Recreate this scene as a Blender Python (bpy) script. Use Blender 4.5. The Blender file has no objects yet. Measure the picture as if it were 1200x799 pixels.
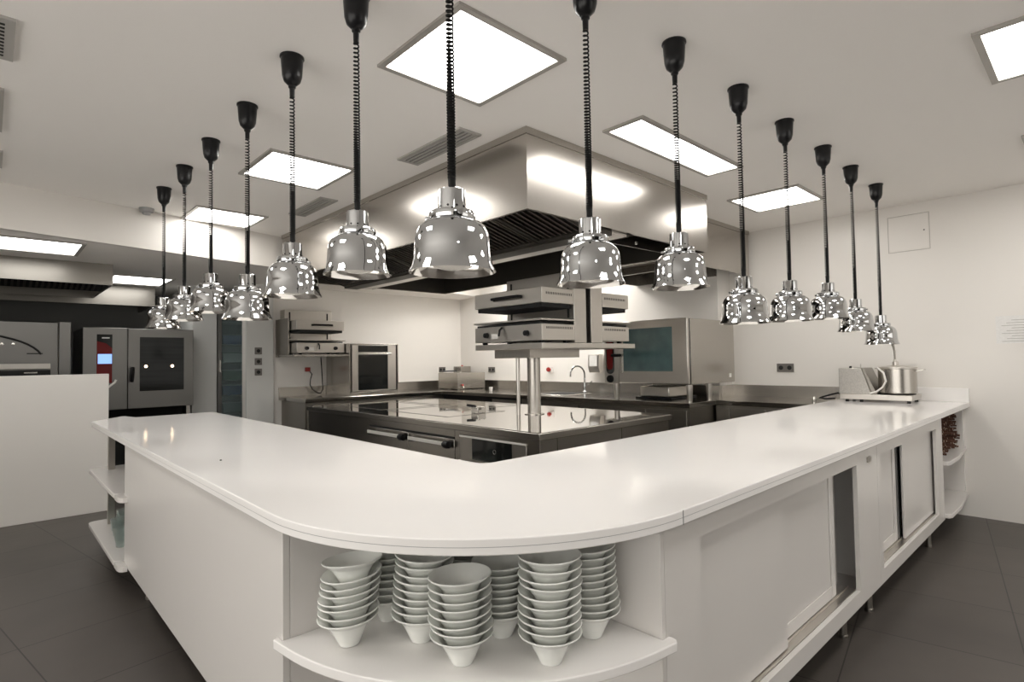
import bpy, bmesh, math, random
from mathutils import Matrix, Vector
random.seed(7)
S = bpy.context.scene
COL = S.collection
PI = math.pi

# ------------------------------------------------------------------ camera
cam_d = bpy.data.cameras.new('camera'); cam = bpy.data.objects.new('camera', cam_d); COL.objects.link(cam)
cam_d.sensor_width = 36.0; cam_d.lens = 655.4 / 1200 * 36.0; cam_d.clip_start = 0.02; cam_d.clip_end = 60
cam.matrix_world = Matrix(((0.7294458, -0.0109573, -0.6839508, 0), (-0.6838521, -0.0350266, -0.7287794, 0),
                           (-0.0159710, 0.9993263, -0.0330432, 1.35), (0, 0, 0, 1)))
S.camera = cam
# ------------------------------------------------------------------ world, exposure
w = bpy.data.worlds.new('world'); S.world = w; w.use_nodes = True
w.node_tree.nodes['Background'].inputs[0].default_value = (0.9, 0.93, 1, 1)
w.node_tree.nodes['Background'].inputs[1].default_value = 0.02
S.view_settings.view_transform = 'Standard'; S.view_settings.look = 'None'
S.view_settings.gamma = 1.0; S.view_settings.use_curve_mapping = False
S.view_settings.exposure = 0.86
PANEL = 6.8            # light of the ceiling panels
PANEL_ADDED = 10.5        # unseen panels added behind the big hood
FILL = 1.40            # unseen fill light added behind the camera
PANEL_FAR = 3.2        # panels over the second kitchen
try:
    S.cycles.use_denoising = True
    S.cycles.max_bounces = 10; S.cycles.diffuse_bounces = 6; S.cycles.glossy_bounces = 6
    S.cycles.sample_clamp_indirect = 6
except Exception:
    pass

# ------------------------------------------------------------------ materials
def mat(name, col, rough=0.5, metal=0.0, spec=0.5, coat=0.0, noise=None, bump=None, emit=None, trans=0.0, aniso=0.0, ior=None, alpha=1.0):
    m = bpy.data.materials.new(name); m.use_nodes = True
    nt = m.node_tree; b = nt.nodes['Principled BSDF']
    b.inputs['Base Color'].default_value = (*col, 1); b.inputs['Roughness'].default_value = rough
    b.inputs['Metallic'].default_value = metal; b.inputs['Specular IOR Level'].default_value = spec
    b.inputs['Coat Weight'].default_value = coat; b.inputs['Coat Roughness'].default_value = 0.04
    b.inputs['Transmission Weight'].default_value = trans
    b.inputs['Anisotropic'].default_value = aniso
    b.inputs['Alpha'].default_value = alpha
    if ior: b.inputs['IOR'].default_value = ior
    if emit:
        b.inputs['Emission Color'].default_value = (*emit[0], 1); b.inputs['Emission Strength'].default_value = emit[1]
    if noise or bump:
        tc = nt.nodes.new('ShaderNodeTexCoord'); mp = nt.nodes.new('ShaderNodeMapping')
        nt.links.new(tc.outputs['Object'], mp.inputs[0])
        sc = (noise or bump)[0]
        mp.inputs['Scale'].default_value = sc if isinstance(sc, tuple) else (sc, sc, sc)
        n = nt.nodes.new('ShaderNodeTexNoise'); n.inputs['Scale'].default_value = 1.0; n.inputs['Detail'].default_value = 5
        nt.links.new(mp.outputs[0], n.inputs['Vector'])
        if noise:
            r = nt.nodes.new('ShaderNodeMapRange'); r.inputs['To Min'].default_value = 1 - noise[1]; r.inputs['To Max'].default_value = 1 + noise[1]
            nt.links.new(n.outputs['Fac'], r.inputs['Value'])
            mx = nt.nodes.new('ShaderNodeVectorMath'); mx.operation = 'SCALE'; mx.inputs[0].default_value = col
            nt.links.new(r.outputs[0], mx.inputs['Scale']); nt.links.new(mx.outputs[0], b.inputs['Base Color'])
            if len(noise) > 2:
                r2 = nt.nodes.new('ShaderNodeMapRange'); r2.inputs['To Min'].default_value = rough - noise[2]; r2.inputs['To Max'].default_value = rough + noise[2]
                nt.links.new(n.outputs['Fac'], r2.inputs['Value']); nt.links.new(r2.outputs[0], b.inputs['Roughness'])
        if bump:
            bp = nt.nodes.new('ShaderNodeBump'); bp.inputs['Strength'].default_value = bump[1]; bp.inputs['Distance'].default_value = 0.002
            nt.links.new(n.outputs['Fac'], bp.inputs['Height']); nt.links.new(bp.outputs[0], b.inputs['Normal'])
    return m

M = {}
M['wall'] = mat('wall_paint', (.76, .732, .694), .28, spec=.35, noise=(1.5, .02))
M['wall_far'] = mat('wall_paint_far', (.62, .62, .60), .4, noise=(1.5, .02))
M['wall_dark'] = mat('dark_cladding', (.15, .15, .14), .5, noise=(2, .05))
M['ceil'] = mat('ceiling_paint', (.91, .882, .848), .8, noise=(1.2, .015))
M['white_top'] = mat('white_solid_surface', (.83, .812, .797), .09, spec=.12, noise=(3, .012))
M['white_cab'] = mat('white_lacquer', (.68, .656, .633), .22, spec=.45, noise=(2, .015))
M['white_tile'] = mat('white_panel', (.73, .705, .67), .35, noise=(2, .02))
M['steel'] = mat('brushed_steel', (.47, .445, .41), .27, metal=1, noise=((3, 3, 60), .012))
M['steel_h'] = mat('brushed_steel_hood', (.50, .472, .437), .25, metal=1, noise=((1.5, 1.5, 30), .01))
M['steel_top'] = mat('steel_worktop', (.42, .40, .37), .13, metal=1, noise=(3, .015))
M['steel_pol'] = mat('polished_hob_steel', (.62, .60, .57), .035, metal=1, noise=((3, 3, 3), .03))
M['steel_side'] = mat('steel_cabinet', (.33, .31, .28), .33, metal=1, noise=((3, 3, 50), .015))
M['steel_light'] = mat('satin_steel', (.60, .57, .53), .33, metal=1, noise=((5, 5, 60), .012))
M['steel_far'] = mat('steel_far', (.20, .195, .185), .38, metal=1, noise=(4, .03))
M['bright'] = mat('bright_steel_bar', (.70, .68, .64), .26, metal=1)
M['mottled'] = mat('mottled_steel', (.47, .45, .42), .4, metal=.9, noise=(140, .35))
M['bar'] = mat('satin_bar', (.80, .78, .74), .45, metal=.4)
M['chrome'] = mat('chrome', (.60, .61, .62), .02, metal=1)
M['chrome_in'] = mat('chrome_inner', (.88, .86, .83), .10, metal=1)  # lighter copy of the chrome, the counter's reflected light put into its colour
M['bulb'] = mat('frosted_bulb', (.85, .82, .77), .18, spec=.6)
M['black'] = mat('black_plastic', (.007, .007, .008), .28, spec=.3)
M['cord'] = mat('black_cord', (.006, .006, .006), .55, spec=.2)
M['bglass'] = mat('black_glass', (.008, .009, .009), .06, spec=.6)
M['oglass'] = mat('dark_oven_glass', (.012, .013, .012), .08, spec=.15, noise=((2, 2, 30), .8))
M['tglass'] = mat('teal_oven_glass', (.075, .135, .14), .14, spec=.6, noise=(6, .55))
M['gap'] = mat('dark_recess', (.01, .01, .01), .8)
M['filter'] = mat('filter_steel', (.22, .20, .18), .3, metal=1)
M['hood_in'] = mat('hood_lining', (.075, .068, .058), .5, metal=.7)  # dark steel colour holds the shade of the unlit hood insides
M['porc'] = mat('porcelain', (.82, .83, .80), .16, spec=.5)
M['socket'] = mat('grey_socket', (.16, .15, .14), .35, metal=.6)
M['plastic_w'] = mat('white_plastic', (.75, .73, .70), .3)
M['plastic_g'] = mat('grey_plastic', (.3, .3, .3), .4)
M['red'] = mat('red_plastic', (.33, .025, .02), .3)
M['redglass'] = mat('red_panel', (.16, .012, .012), .2, spec=.15)
M['twig'] = mat('brown_twigs', (.085, .035, .02), .7, noise=(14, .6))
M['twig_l'] = mat('cut_wood', (.40, .30, .22), .7)
M['screen'] = mat('lit_screen', (.1, .2, .5), .3, emit=((.25, .42, .95), .75))
M['glow'] = mat('oven_lamp', (.9, .6, .3), .3, emit=((1, .72, .45), 5))
M['panel'] = mat('light_diffuser', (.9, .9, .9), .5, emit=((1, .972, .925), PANEL))
M['blind'] = mat('lit_blind', (.8, .8, .78), .6, emit=((1, .97, .92), FILL))  # glow of the added fill panel on the left wall
M['panel_back'] = mat('light_diffuser_back', (.9, .9, .9), .5, emit=((1, .972, .925), PANEL_ADDED))  # diffuser of the added panels out of sight behind the hood
M['blind_dim'] = mat('dim_blind', (.8, .8, .78), .6, emit=((1, .97, .92), .6))  # weaker glow of the added fill panel on the front wall
M['panel_far'] = mat('light_diffuser_far', (.9, .9, .9), .5, emit=((1, .99, .96), PANEL_FAR))
M['frame'] = mat('light_frame', (.42, .40, .37), .4, metal=.3)
M['vent'] = mat('grille_paint', (.40, .385, .36), .45)
M['paper'] = mat('printed_sheet', (.74, .73, .71), .5, noise=((4, 60, 90), .12))
M['blue'] = mat('blue_tub', (.03, .08, .25), .4)
M['green'] = mat('green_tub', (.08, .16, .10), .5)
M['steam'] = mat('silicone_tube', (.78, .76, .72), .3)
M['glass'] = mat('clear_glass', (.86, .93, .91), .03, trans=.92, ior=1.45)
M['fglass'] = mat('fridge_glass', (.55, .65, .66), .04, trans=.85, ior=1.05, spec=.6)
M['beige'] = mat('beige_enamel', (.40, .375, .34), .4)

def floor_mat():
    m = bpy.data.materials.new('grey_floor_tile'); m.use_nodes = True
    nt = m.node_tree; N = nt.nodes; Lk = nt.links; b = N['Principled BSDF']
    tc = N.new('ShaderNodeTexCoord'); mp = N.new('ShaderNodeMapping'); mp.vector_type = 'TEXTURE'
    a = math.radians(9.5); u0, v0 = .72, -.26
    mp.inputs['Location'].default_value = (u0*math.cos(a) - v0*math.sin(a), u0*math.sin(a) + v0*math.cos(a), 0)
    mp.inputs['Rotation'].default_value = (0, 0, a); mp.inputs['Scale'].default_value = (.636, .636, 1)
    Lk.new(tc.outputs['Object'], mp.inputs[0])
    sx = N.new('ShaderNodeSeparateXYZ'); Lk.new(mp.outputs[0], sx.inputs[0])
    fl = N.new('ShaderNodeVectorMath'); fl.operation = 'FLOOR'; Lk.new(mp.outputs[0], fl.inputs[0])
    wn = N.new('ShaderNodeTexWhiteNoise'); Lk.new(fl.outputs[0], wn.inputs['Vector'])
    d = []
    for ax in 'XY':
        fr = N.new('ShaderNodeMath'); fr.operation = 'FRACT'; Lk.new(sx.outputs[ax], fr.inputs[0])
        s = N.new('ShaderNodeMath'); s.operation = 'SUBTRACT'; Lk.new(fr.outputs[0], s.inputs[0]); s.inputs[1].default_value = .5
        ab = N.new('ShaderNodeMath'); ab.operation = 'ABSOLUTE'; Lk.new(s.outputs[0], ab.inputs[0]); d.append(ab)
    mx = N.new('ShaderNodeMath'); mx.operation = 'MAXIMUM'; Lk.new(d[0].outputs[0], mx.inputs[0]); Lk.new(d[1].outputs[0], mx.inputs[1])
    g = N.new('ShaderNodeMath'); g.operation = 'GREATER_THAN'; Lk.new(mx.outputs[0], g.inputs[0]); g.inputs[1].default_value = .4955
    n1 = N.new('ShaderNodeTexNoise'); n1.inputs['Scale'].default_value = 2.2; n1.inputs['Detail'].default_value = 8; Lk.new(tc.outputs['Object'], n1.inputs['Vector'])
    sm = N.new('ShaderNodeMath'); sm.operation = 'MULTIPLY_ADD'; Lk.new(wn.outputs['Value'], sm.inputs[0]); sm.inputs[1].default_value = .25; Lk.new(n1.outputs['Fac'], sm.inputs[2])
    cr = N.new('ShaderNodeMapRange'); cr.inputs['From Min'].default_value = .3; cr.inputs['From Max'].default_value = .95
    cr.inputs['To Min'].default_value = .8; cr.inputs['To Max'].default_value = 1.2; Lk.new(sm.outputs[0], cr.inputs['Value'])
    vc = N.new('ShaderNodeVectorMath'); vc.operation = 'SCALE'; vc.inputs[0].default_value = (.083, .073, .065); Lk.new(cr.outputs[0], vc.inputs['Scale'])
    mc = N.new('ShaderNodeMix'); mc.data_type = 'RGBA'; Lk.new(g.outputs[0], mc.inputs['Factor']); Lk.new(vc.outputs[0], mc.inputs['A'])
    mc.inputs['B'].default_value = (.022, .02, .018, 1); Lk.new(mc.outputs['Result'], b.inputs['Base Color'])
    b.inputs['Roughness'].default_value = .42; b.inputs['Specular IOR Level'].default_value = .4
    return m
M['floor'] = floor_mat()

# ------------------------------------------------------------------ mesh helpers
class MB:
    def __init__(s): s.v = []; s.f = []
    def add(s, vs, fs):
        o = len(s.v); s.v += [tuple(v) for v in vs]; s.f += [tuple(i + o for i in f) for f in fs]; return s
    def box(s, x0, x1, y0, y1, z0, z1):
        if x0 > x1: x0, x1 = x1, x0
        if y0 > y1: y0, y1 = y1, y0
        if z0 > z1: z0, z1 = z1, z0
        return s.add([(x, y, z) for z in (z0, z1) for x, y in ((x0, y0), (x1, y0), (x1, y1), (x0, y1))],
                     [(3, 2, 1, 0), (4, 5, 6, 7), (0, 1, 5, 4), (1, 2, 6, 5), (2, 3, 7, 6), (3, 0, 4, 7)])
    def prism(s, pts, a0, a1, axis='z'):
        """polygon pts (2-D, counter-clockwise) pulled along axis"""
        n = len(pts)
        def P(p, a): return {'z': (p[0], p[1], a), 'y': (p[0], a, p[1]), 'x': (a, p[0], p[1])}[axis]
        return s.add([P(p, a0) for p in pts] + [P(p, a1) for p in pts],
                     [tuple(range(n - 1, -1, -1)), tuple(range(n, 2*n))] + [(i, (i+1) % n, n + (i+1) % n, n + i) for i in range(n)])
    def lathe(s, prof, c=(0, 0, 0), n=32, close=False, axis='z'):
        vs = []; fs = []
        m = len(prof)
        for i in range(n):
            a = 2*PI*i/n; ca, sa = math.cos(a), math.sin(a)
            for r, z in prof:
                if axis == 'z': vs.append((c[0] + r*ca, c[1] + r*sa, c[2] + z))
                elif axis == 'x': vs.append((c[0] + z, c[1] + r*ca, c[2] + r*sa))
                else: vs.append((c[0] + r*sa, c[1] + z, c[2] + r*ca))
        for i in range(n):
            j = (i+1) % n
            for k in range(m - 1): fs.append((i*m + k, j*m + k, j*m + k + 1, i*m + k + 1))
            if close: fs.append((i*m + m - 1, j*m + m - 1, j*m, i*m))
        o = len(s.v)
        s.add(vs, fs)
        if not close:
            if prof[0][0] > 1e-6: s.f.append(tuple(o + i*m for i in reversed(range(n))))
            if prof[-1][0] > 1e-6: s.f.append(tuple(o + i*m + m - 1 for i in range(n)))
        return s
    def cyl(s, c, r, h, n=24, axis='z'):
        return s.lathe([(r, 0), (r, h)], c, n, axis=axis)
    def tube(s, pts, r, n=8, closed=False):
        pts = [Vector(p) for p in pts]; m = len(pts); vs = []; fs = []
        up = None
        for i, p in enumerate(pts):
            if closed: t = pts[(i+1) % m] - pts[i-1]
            else: t = (pts[min(i+1, m-1)] - pts[max(i-1, 0)])
            t.normalize()
            if up is None:
                up = Vector((0, 0, 1)) if abs(t.z) < .9 else Vector((1, 0, 0))
            a = (up - t*up.dot(t)); a.normalize(); b = t.cross(a); up = a
            rr = r[i] if isinstance(r, (list, tuple)) else r
            for k in range(n):
                q = 2*PI*k/n; vs.append(p + a*(rr*math.cos(q)) + b*(rr*math.sin(q)))
        for i in range(m if closed else m-1):
            j = (i+1) % m
            for k in range(n):
                l = (k+1) % n; fs.append((i*n+k, i*n+l, j*n+l, j*n+k))
        if not closed:
            fs.append(tuple(range(n-1, -1, -1))); fs.append(tuple((m-1)*n + k for k in range(n)))
        return s.add(vs, fs)
    def build(s, name, m, parent=None, smooth=True, bevel=0.0, sub=0):
        me = bpy.data.meshes.new(name)
        # shared vertices moved to the parent's frame
        off = Vector(parent['_o']) if parent is not None and '_o' in parent else Vector((0, 0, 0))
        me.from_pydata([tuple(Vector(v) - off) for v in s.v], [], s.f); me.validate()
        bm = bmesh.new(); bm.from_mesh(me); bmesh.ops.recalc_face_normals(bm, faces=bm.faces)
        bm.to_mesh(me); bm.free()
        if smooth:
            me.shade_smooth(); me.set_sharp_from_angle(angle=math.radians(32))
        o = bpy.data.objects.new(name, me); COL.objects.link(o)
        me.materials.append(M[m] if isinstance(m, str) else m)
        if parent is not None:
            o.parent = parent; o['_o'] = tuple(off)
        if bevel:
            md = o.modifiers.new('bevel', 'BEVEL'); md.width = bevel; md.segments = 2; md.limit_method = 'ANGLE'; md.angle_limit = math.radians(40)
        return o

def tag(o, label, cat, group=None, kind=None):
    if label: o['label'] = label
    if cat: o['category'] = cat
    if group: o['group'] = group
    if kind: o['kind'] = kind
    return o
def struct(o): o['kind'] = 'structure'; return o
def thing(name, label, cat, loc=(0, 0, 0), group=None):
    o = bpy.data.objects.new(name, None); COL.objects.link(o); o.location = loc; o.empty_display_size = .1
    o['_o'] = tuple(loc)          # children are written in world coordinates and brought into this frame
    return tag(o, label, cat, group)
def B(*a): return MB().box(*a)
def rrect(x0, x1, y0, y1, r, n=6, corners=(1, 1, 1, 1)):
    """rounded rectangle, ccw; corners: (x0y0, x1y0, x1y1, x0y1)"""
    out = []
    for (cx, cy, a0, on, px, py) in ((x0+r, y0+r, PI, corners[0], x0, y0), (x1-r, y0+r, 1.5*PI, corners[1], x1, y0),
                                     (x1-r, y1-r, 0, corners[2], x1, y1), (x0+r, y1-r, .5*PI, corners[3], x0, y1)):
        if on:
            for i in range(n+1):
                a = a0 + .5*PI*i/n; out.append((cx + r*math.cos(a), cy + r*math.sin(a)))
        else: out.append((px, py))
    return out
def ordinal(n):
    return ['', 'first', 'second', 'third', 'fourth', 'fifth', 'sixth', 'seventh', 'eighth', 'ninth', 'tenth', 'eleventh', 'twelfth'][n]

C = 2.67       # ceiling height
LOW = 2.34     # lowered ceiling over the second kitchen
WX = 5.93      # right wall
JX, JY = 5.65, 2.82   # the wall steps in here
BY = 7.25      # back wall

# ------------------------------------------------------------------ the room
struct(B(-4.2, 6.1, -3.4, 9.4, -.1, 0).build('floor', 'floor', smooth=False))
def soff(x): return 5.33 + .25*x
struct(MB().prism([(-4.2, -3.4), (6.1, -3.4), (6.1, soff(6.1)), (-4.2, soff(-4.2))], C, C + .12).build('ceiling', 'ceil', smooth=False))
struct(MB().prism([(-4.2, soff(-4.2) + .06), (6.1, soff(6.1) + .06), (6.1, 9.4), (-4.2, 9.4)], LOW, LOW + .1).build('ceiling', 'ceil', smooth=False))
struct(MB().prism([(-4.2, soff(-4.2)), (6.1, soff(6.1)), (6.1, soff(6.1) + .06), (-4.2, soff(-4.2) + .06)], LOW, C + .12).build('trim_1', 'wall', smooth=False))
struct(B(WX, WX + .12, -3.4, JY, 0, C).build('wall_right', 'wall', smooth=False))
struct(B(JX, WX + .12, JY, 9.4, 0, C).build('wall_right', 'wall', smooth=False))
struct(B(2.31, JX, BY, BY + .12, 0, C).build('wall_back', 'wall', smooth=False))
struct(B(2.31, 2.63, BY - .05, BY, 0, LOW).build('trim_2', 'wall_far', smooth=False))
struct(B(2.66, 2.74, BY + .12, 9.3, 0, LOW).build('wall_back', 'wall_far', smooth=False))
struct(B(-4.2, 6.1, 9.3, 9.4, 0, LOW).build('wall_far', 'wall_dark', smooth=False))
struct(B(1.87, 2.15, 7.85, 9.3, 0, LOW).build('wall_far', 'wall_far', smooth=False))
struct(B(-3.0, -2.9, -3.4, 9.4, 0, C).build('wall_left', 'wall', smooth=False))
# wall behind the camera with a dark window band
struct(B(-2.9, -2.0, -3.4, -3.3, 0, C).build('wall_front', 'wall', smooth=False))
struct(B(1.9, 6.1, -3.4, -3.3, 0, C).build('wall_front', 'wall', smooth=False))
struct(B(-2.0, 1.9, -3.4, -3.3, 2.58, C).build('wall_front', 'wall', smooth=False))
dr = struct(B(-2.0, 1.9, -3.4, -3.36, 0, 2.58).build('window_1', 'oglass', smooth=False))
fr = MB()
for x in (-2.0, -.75, .55, 1.85): fr.box(x, x + .05, -3.36, -3.3, 0, 2.58)
fr.box(-2.0, 1.9, -3.36, -3.3, 2.53, 2.58)
struct(fr.build('window_frame', 'bright', dr))
# glowing fill panels added on the unseen front hall walls
struct(B(-2.9, -2.88, -3.0, 3.6, .35, 2.35).build('window_2', 'blind', smooth=False))
struct(B(2.3, 5.6, -3.3, -3.28, .35, 2.35).build('window_3', 'blind_dim', smooth=False))
# low white partition in front of the second kitchen
hw = struct(B(-4.1, .838, 6.449, 6.55, 0, 1.276).build('wall_partition', 'white_tile', smooth=False, bevel=.004))

# access hatch and printed sheet on the right wall
h = B(WX - .004, WX, 1.028, 1.32, 2.258, 2.565)
hh = tag(h.build('access_hatch', 'wall', bevel=.001), 'flush square access hatch high on the right wall', 'hatch')
sm_ = MB()
for q in ((1.02, 1.024, 2.25, 2.573), (1.324, 1.328, 2.25, 2.573), (1.024, 1.324, 2.25, 2.254), (1.024, 1.324, 2.569, 2.573)): sm_.box(WX - .002, WX, *q)
sm_.build('seam', 'beige', hh)
MB().cyl((WX - .006, 1.06, 2.42), .006, .003, 10, 'x').build('lock', 'black', hh)
sh = tag(B(WX - .003, WX, .16, .615, 1.415, 1.635).build('printed_sheet', 'paper', smooth=False), 'wide printed paper sheet pinned to the right wall', 'poster')
bars = MB()
for k in range(9): bars.box(WX - .005, WX - .003, .20, .58 - .03*(k % 3), 1.43 + .021*k, 1.434 + .021*k)
bars.build('printed_rows', 'vent', sh)

# ------------------------------------------------------------------ ceiling lights and grilles
def light(x0, x1, y0, y1, z, label, mat_='panel', fr_w=.028):
    t = thing('ceiling_light', label, 'ceiling light', ((x0+x1)/2, (y0+y1)/2, z), 'recessed ceiling light panels')
    f = MB(); e = .003
    f.box(x0, x1, y0, y0 + fr_w, z - .012, z + e).box(x0, x1, y1 - fr_w, y1, z - .012, z + e)
    f.box(x0, x0 + fr_w, y0 + fr_w, y1 - fr_w, z - .012, z + e).box(x1 - fr_w, x1, y0 + fr_w, y1 - fr_w, z - .012, z + e)
    f.build('frame', 'frame', t)
    B(x0 + fr_w, x1 - fr_w, y0 + fr_w, y1 - fr_w, z - .006, z + .002).build('diffuser', mat_, t, smooth=False)
light(1.25, 1.845, 1.585, 2.18, C, 'large square ceiling light nearest the camera, before the big hood')
light(1.25, 1.83, 3.47, 4.07, C, 'square ceiling light left of the hood, the middle one of that row')
light(1.25, 1.83, 5.12, 5.66, C, 'square ceiling light next to the bright bulkhead, left of the hood')
light(2.59, 3.82, 1.69, 1.965, C, 'long narrow ceiling light over the right side of the hood')
light(4.55, 5.14, 1.59, 2.165, C, 'square ceiling light by the right wall beyond the hood')
light(2.96, 3.58, -.29, .345, C, 'ceiling light cut by the right edge at top right')
light(4.60, 5.20, -.29, .32, C, 'ceiling light at the right edge below the top right one')
light(-.56, .045, 3.53, 4.17, C, 'ceiling light cut by the left edge')
light(-.02, .575, 5.60, 6.25, LOW, 'lowered ceiling light before the far left hood', 'panel_far')
light(.97, 1.57, 7.30, 8.05, LOW, 'farthest ceiling light, behind the lamps at left', 'panel_far')
for (x, y, lb) in ((1.25, -.29, 'in front of the corner, above the top edge'), (-.56, 1.6, 'left of the viewer'), 
                   (-.56, -2.1, 'behind the viewer by the dark window'), (2.96, -2.1, 'behind the viewer to the right')):
    light(x, x + .6, y, y + .6, C, 'front hall ceiling light ' + lb)  # extra panels out of view, added to brighten the room
light(4.45, 5.35, 4.15, 4.85, C, 'ceiling light hidden behind the big hood, over the sink', 'panel_back')  # unseen panel added to brighten the back walls
light(4.45, 5.35, 5.35, 6.05, C, 'ceiling light hidden behind the big hood, near the back corner', 'panel_back')  # second unseen panel added for the back corner
def grille(x0, x1, y0, y1, label, nb):
    t = thing('air_grille', label, 'air vent', ((x0+x1)/2, (y0+y1)/2, C), 'ceiling air grilles')
    f = MB(); r = .02
    f.box(x0, x1, y0, y0 + r, C - .01, C).box(x0, x1, y1 - r, y1, C - .01, C).box(x0, x0 + r, y0 + r, y1 - r, C - .01, C).box(x1 - r, x1, y0 + r, y1 - r, C - .01, C)
    f.build('frame', 'vent', t)
    B(x0 + r, x1 - r, y0 + r, y1 - r, C - .002, C).build('backing', 'gap', t)
    s = MB(); W_ = (x1 - x0 - 2*r)
    for k in range(nb):
        xx = x0 + r + W_*(k + .5)/nb; s.box(xx - W_/nb*.3, xx + W_/nb*.3, y0 + r, y1 - r, C - .009, C - .003)
    s.build('slats', 'vent', t)
grille(1.935, 2.095, 2.465, 3.13, 'slotted ceiling grille beside the near hood corner', 4)
grille(1.92, 2.07, 4.25, 4.90, 'slotted ceiling grille beside the far part of the hood', 4)
t = thing('air_grille', 'white ceiling grille at the top left edge', 'air vent', (.0, 2.98, C))
B(-.25, .066, 2.79, 3.17, C - .012, C).build('frame', 'vent', t)
s = MB()
for k in range(10): s.box(-.2, .035, 2.83 + .032*k, 2.845 + .032*k, C - .0135, C - .012)
s.build('slots', 'gap', t)
tag(B(-.12, .056, 4.56, 4.93, C - .012, C).build('ceiling_speaker_panel', 'vent'), 'small grey ceiling plate at the left edge', 'ceiling plate')
t = thing('smoke_detector', 'small round smoke detector on the ceiling by the bulkhead', 'smoke detector', (.965, 5.50, C))
MB().lathe([(.0, -.055), (.028, -.052), (.034, -.035), (.05, -.03), (.056, 0)], (.965, 5.50, C)).build('body', 'plastic_g', t)

# ------------------------------------------------------------------ pass counter
TT, TB = .937, .897
t = thing('pass_worktop', 'glossy white L-shaped pass worktop with rounded front corner', 'countertop', (1.2, 1.2, TT))
def pass_outline(o):
    """outer edge pulled in by o"""
    cx, cy, r = 1.373, 1.6, .8 - o
    pts = [(cx - r*math.cos(a), cy - r*math.sin(a)) for a in [PI/2*i/28 for i in range(29)]]
    return pts   # from left tangent to right tangent
outer = pass_outline(0)
poly = [(.573, 5.205), ] + outer + [(WX, .80), (WX, 1.715), (1.50, 1.715)]
poly += [(1.50 - .065*math.sin(a), 1.78 - .065*math.cos(a)) for a in [PI/2*i/6 for i in range(1, 7)]]
poly += [(1.435, 5.34), (.87, 5.33), (.83, 5.53), (.80, 5.53)]
MB().prism(poly, TB, TT).build('slab', 'white_top', t, bevel=.003)
# the glued seam that runs round the edge
seam = MB(); so = pass_outline(-.0006)
line = [(.5724, 5.2)] + so + [(WX, .7994)]
for i in range(len(line) - 1):
    a, b_ = line[i], line[i+1]
    seam.add([(a[0], a[1], .9165), (b_[0], b_[1], .9165), (b_[0], b_[1], .9178), (a[0], a[1], .9178)], [(0, 1, 2, 3)])
seam.build('edge_seam', 'plastic_g', t, smooth=False)
B(1.372, 1.3735, .7985, .80, TB, TT).build('joint_line', 'plastic_g', t, smooth=False)
B(WX - .025, WX, .80, 1.66, TT, 1.051).build('upstand', 'white_top', t, bevel=.002)
MB().lathe([(0, 0), (.004, 0), (.004, .004), (0, .005)], (.735, 2.62, TT), 8).build('dark_plug', 'black', t)

# left arm cabinet: plain white outer panel
PX = .592; PY = .838
t = thing('pass_cabinet', 'plain white cabinet under the left arm of the pass', 'cabinet', (.98, 2.7, .2))
B(PX, PX + .02, 1.557, 3.95, .2, TB).build('side_panel', 'white_cab', t, bevel=.0015)
B(PX + .02, 1.33, 1.67, 3.95, .2, TB - .001).build('body', 'steel_side', t)
for (x, y) in ((.70, 1.75), (.675, 2.44), (.70, 3.85), (1.28, 1.75), (1.28, 2.75), (1.28, 3.85)):
    MB().lathe([(.020, 0), (.020, .012), (.017, .016), (.017, .2)], (x, y, 0), 16).build('leg', 'steel_side', t)
# open end shelves on the far left
t = thing('open_end_shelf', 'open rounded white shelves at the far end of the left arm', 'shelf unit', (.98, 4.5, 0))
def endshelf(z, n):
    pts = rrect(.548, 1.37, 3.985, 5.15, .05, 5, (1, 0, 0, 1)); 
    MB().prism(pts, z - .028, z).build('shelf', 'white_cab', t, bevel=.004)
    pts = rrect(.548, .60, 3.80, 3.9849, .045, 5, (0, 0, 0, 0))
endshelf(.6, 1); endshelf(.212, 2)
for z in (.6, .212):
    MB().prism([(.548, 3.99), (.549, 3.90), (.556, 3.865), (.57, 3.85), (.5915, 3.845), (.5915, 3.99)], z - .028, z).build('shelf_lip', 'white_cab', t)
for (x, y) in ((.665, 4.98), (1.30, 4.98), (1.30, 4.05)):
    for z0, z1 in ((0, .184), (.212, .572), (.6, .897)):
        B(x - .02, x + .02, y - .02, y + .02, z0, z1).build('post', 'steel_light', t)
# stacked glass tumblers on its low shelf
k = 0
GL = ['farthest one on the outer side', 'second farthest on the outer side', 'middle one on the outer side', 'second nearest on the outer side', 'nearest one on the outer side', 'farthest one on the inner side', 'middle one on the inner side', 'nearest one on the inner side']
for (x, y) in ((.715, 4.86), (.665, 4.74), (.655, 4.60), (.645, 4.46), (.63, 4.30), (.80, 4.86), (.75, 4.70), (.735, 4.54)):
    prof = [(.0, .0), (.028, .0), (.03, .004), (.036, .085), (.034, .085), (.028, .008), (0, .008)]
    for lv in range(2 if k % 2 == 0 else 1):
        g = MB().lathe(prof, (0, 0, 0), 20).build('glass_tumbler', 'glass'); g.location = (x, y, .2125 + lv*.03)
        tag(g, ('clear glass tumbler, ' if lv == 0 else 'glass tumbler nested in another, ') + GL[k] + ' of the low end shelf', 'glass', 'glass tumblers on the low end shelf')
    k += 1

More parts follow.
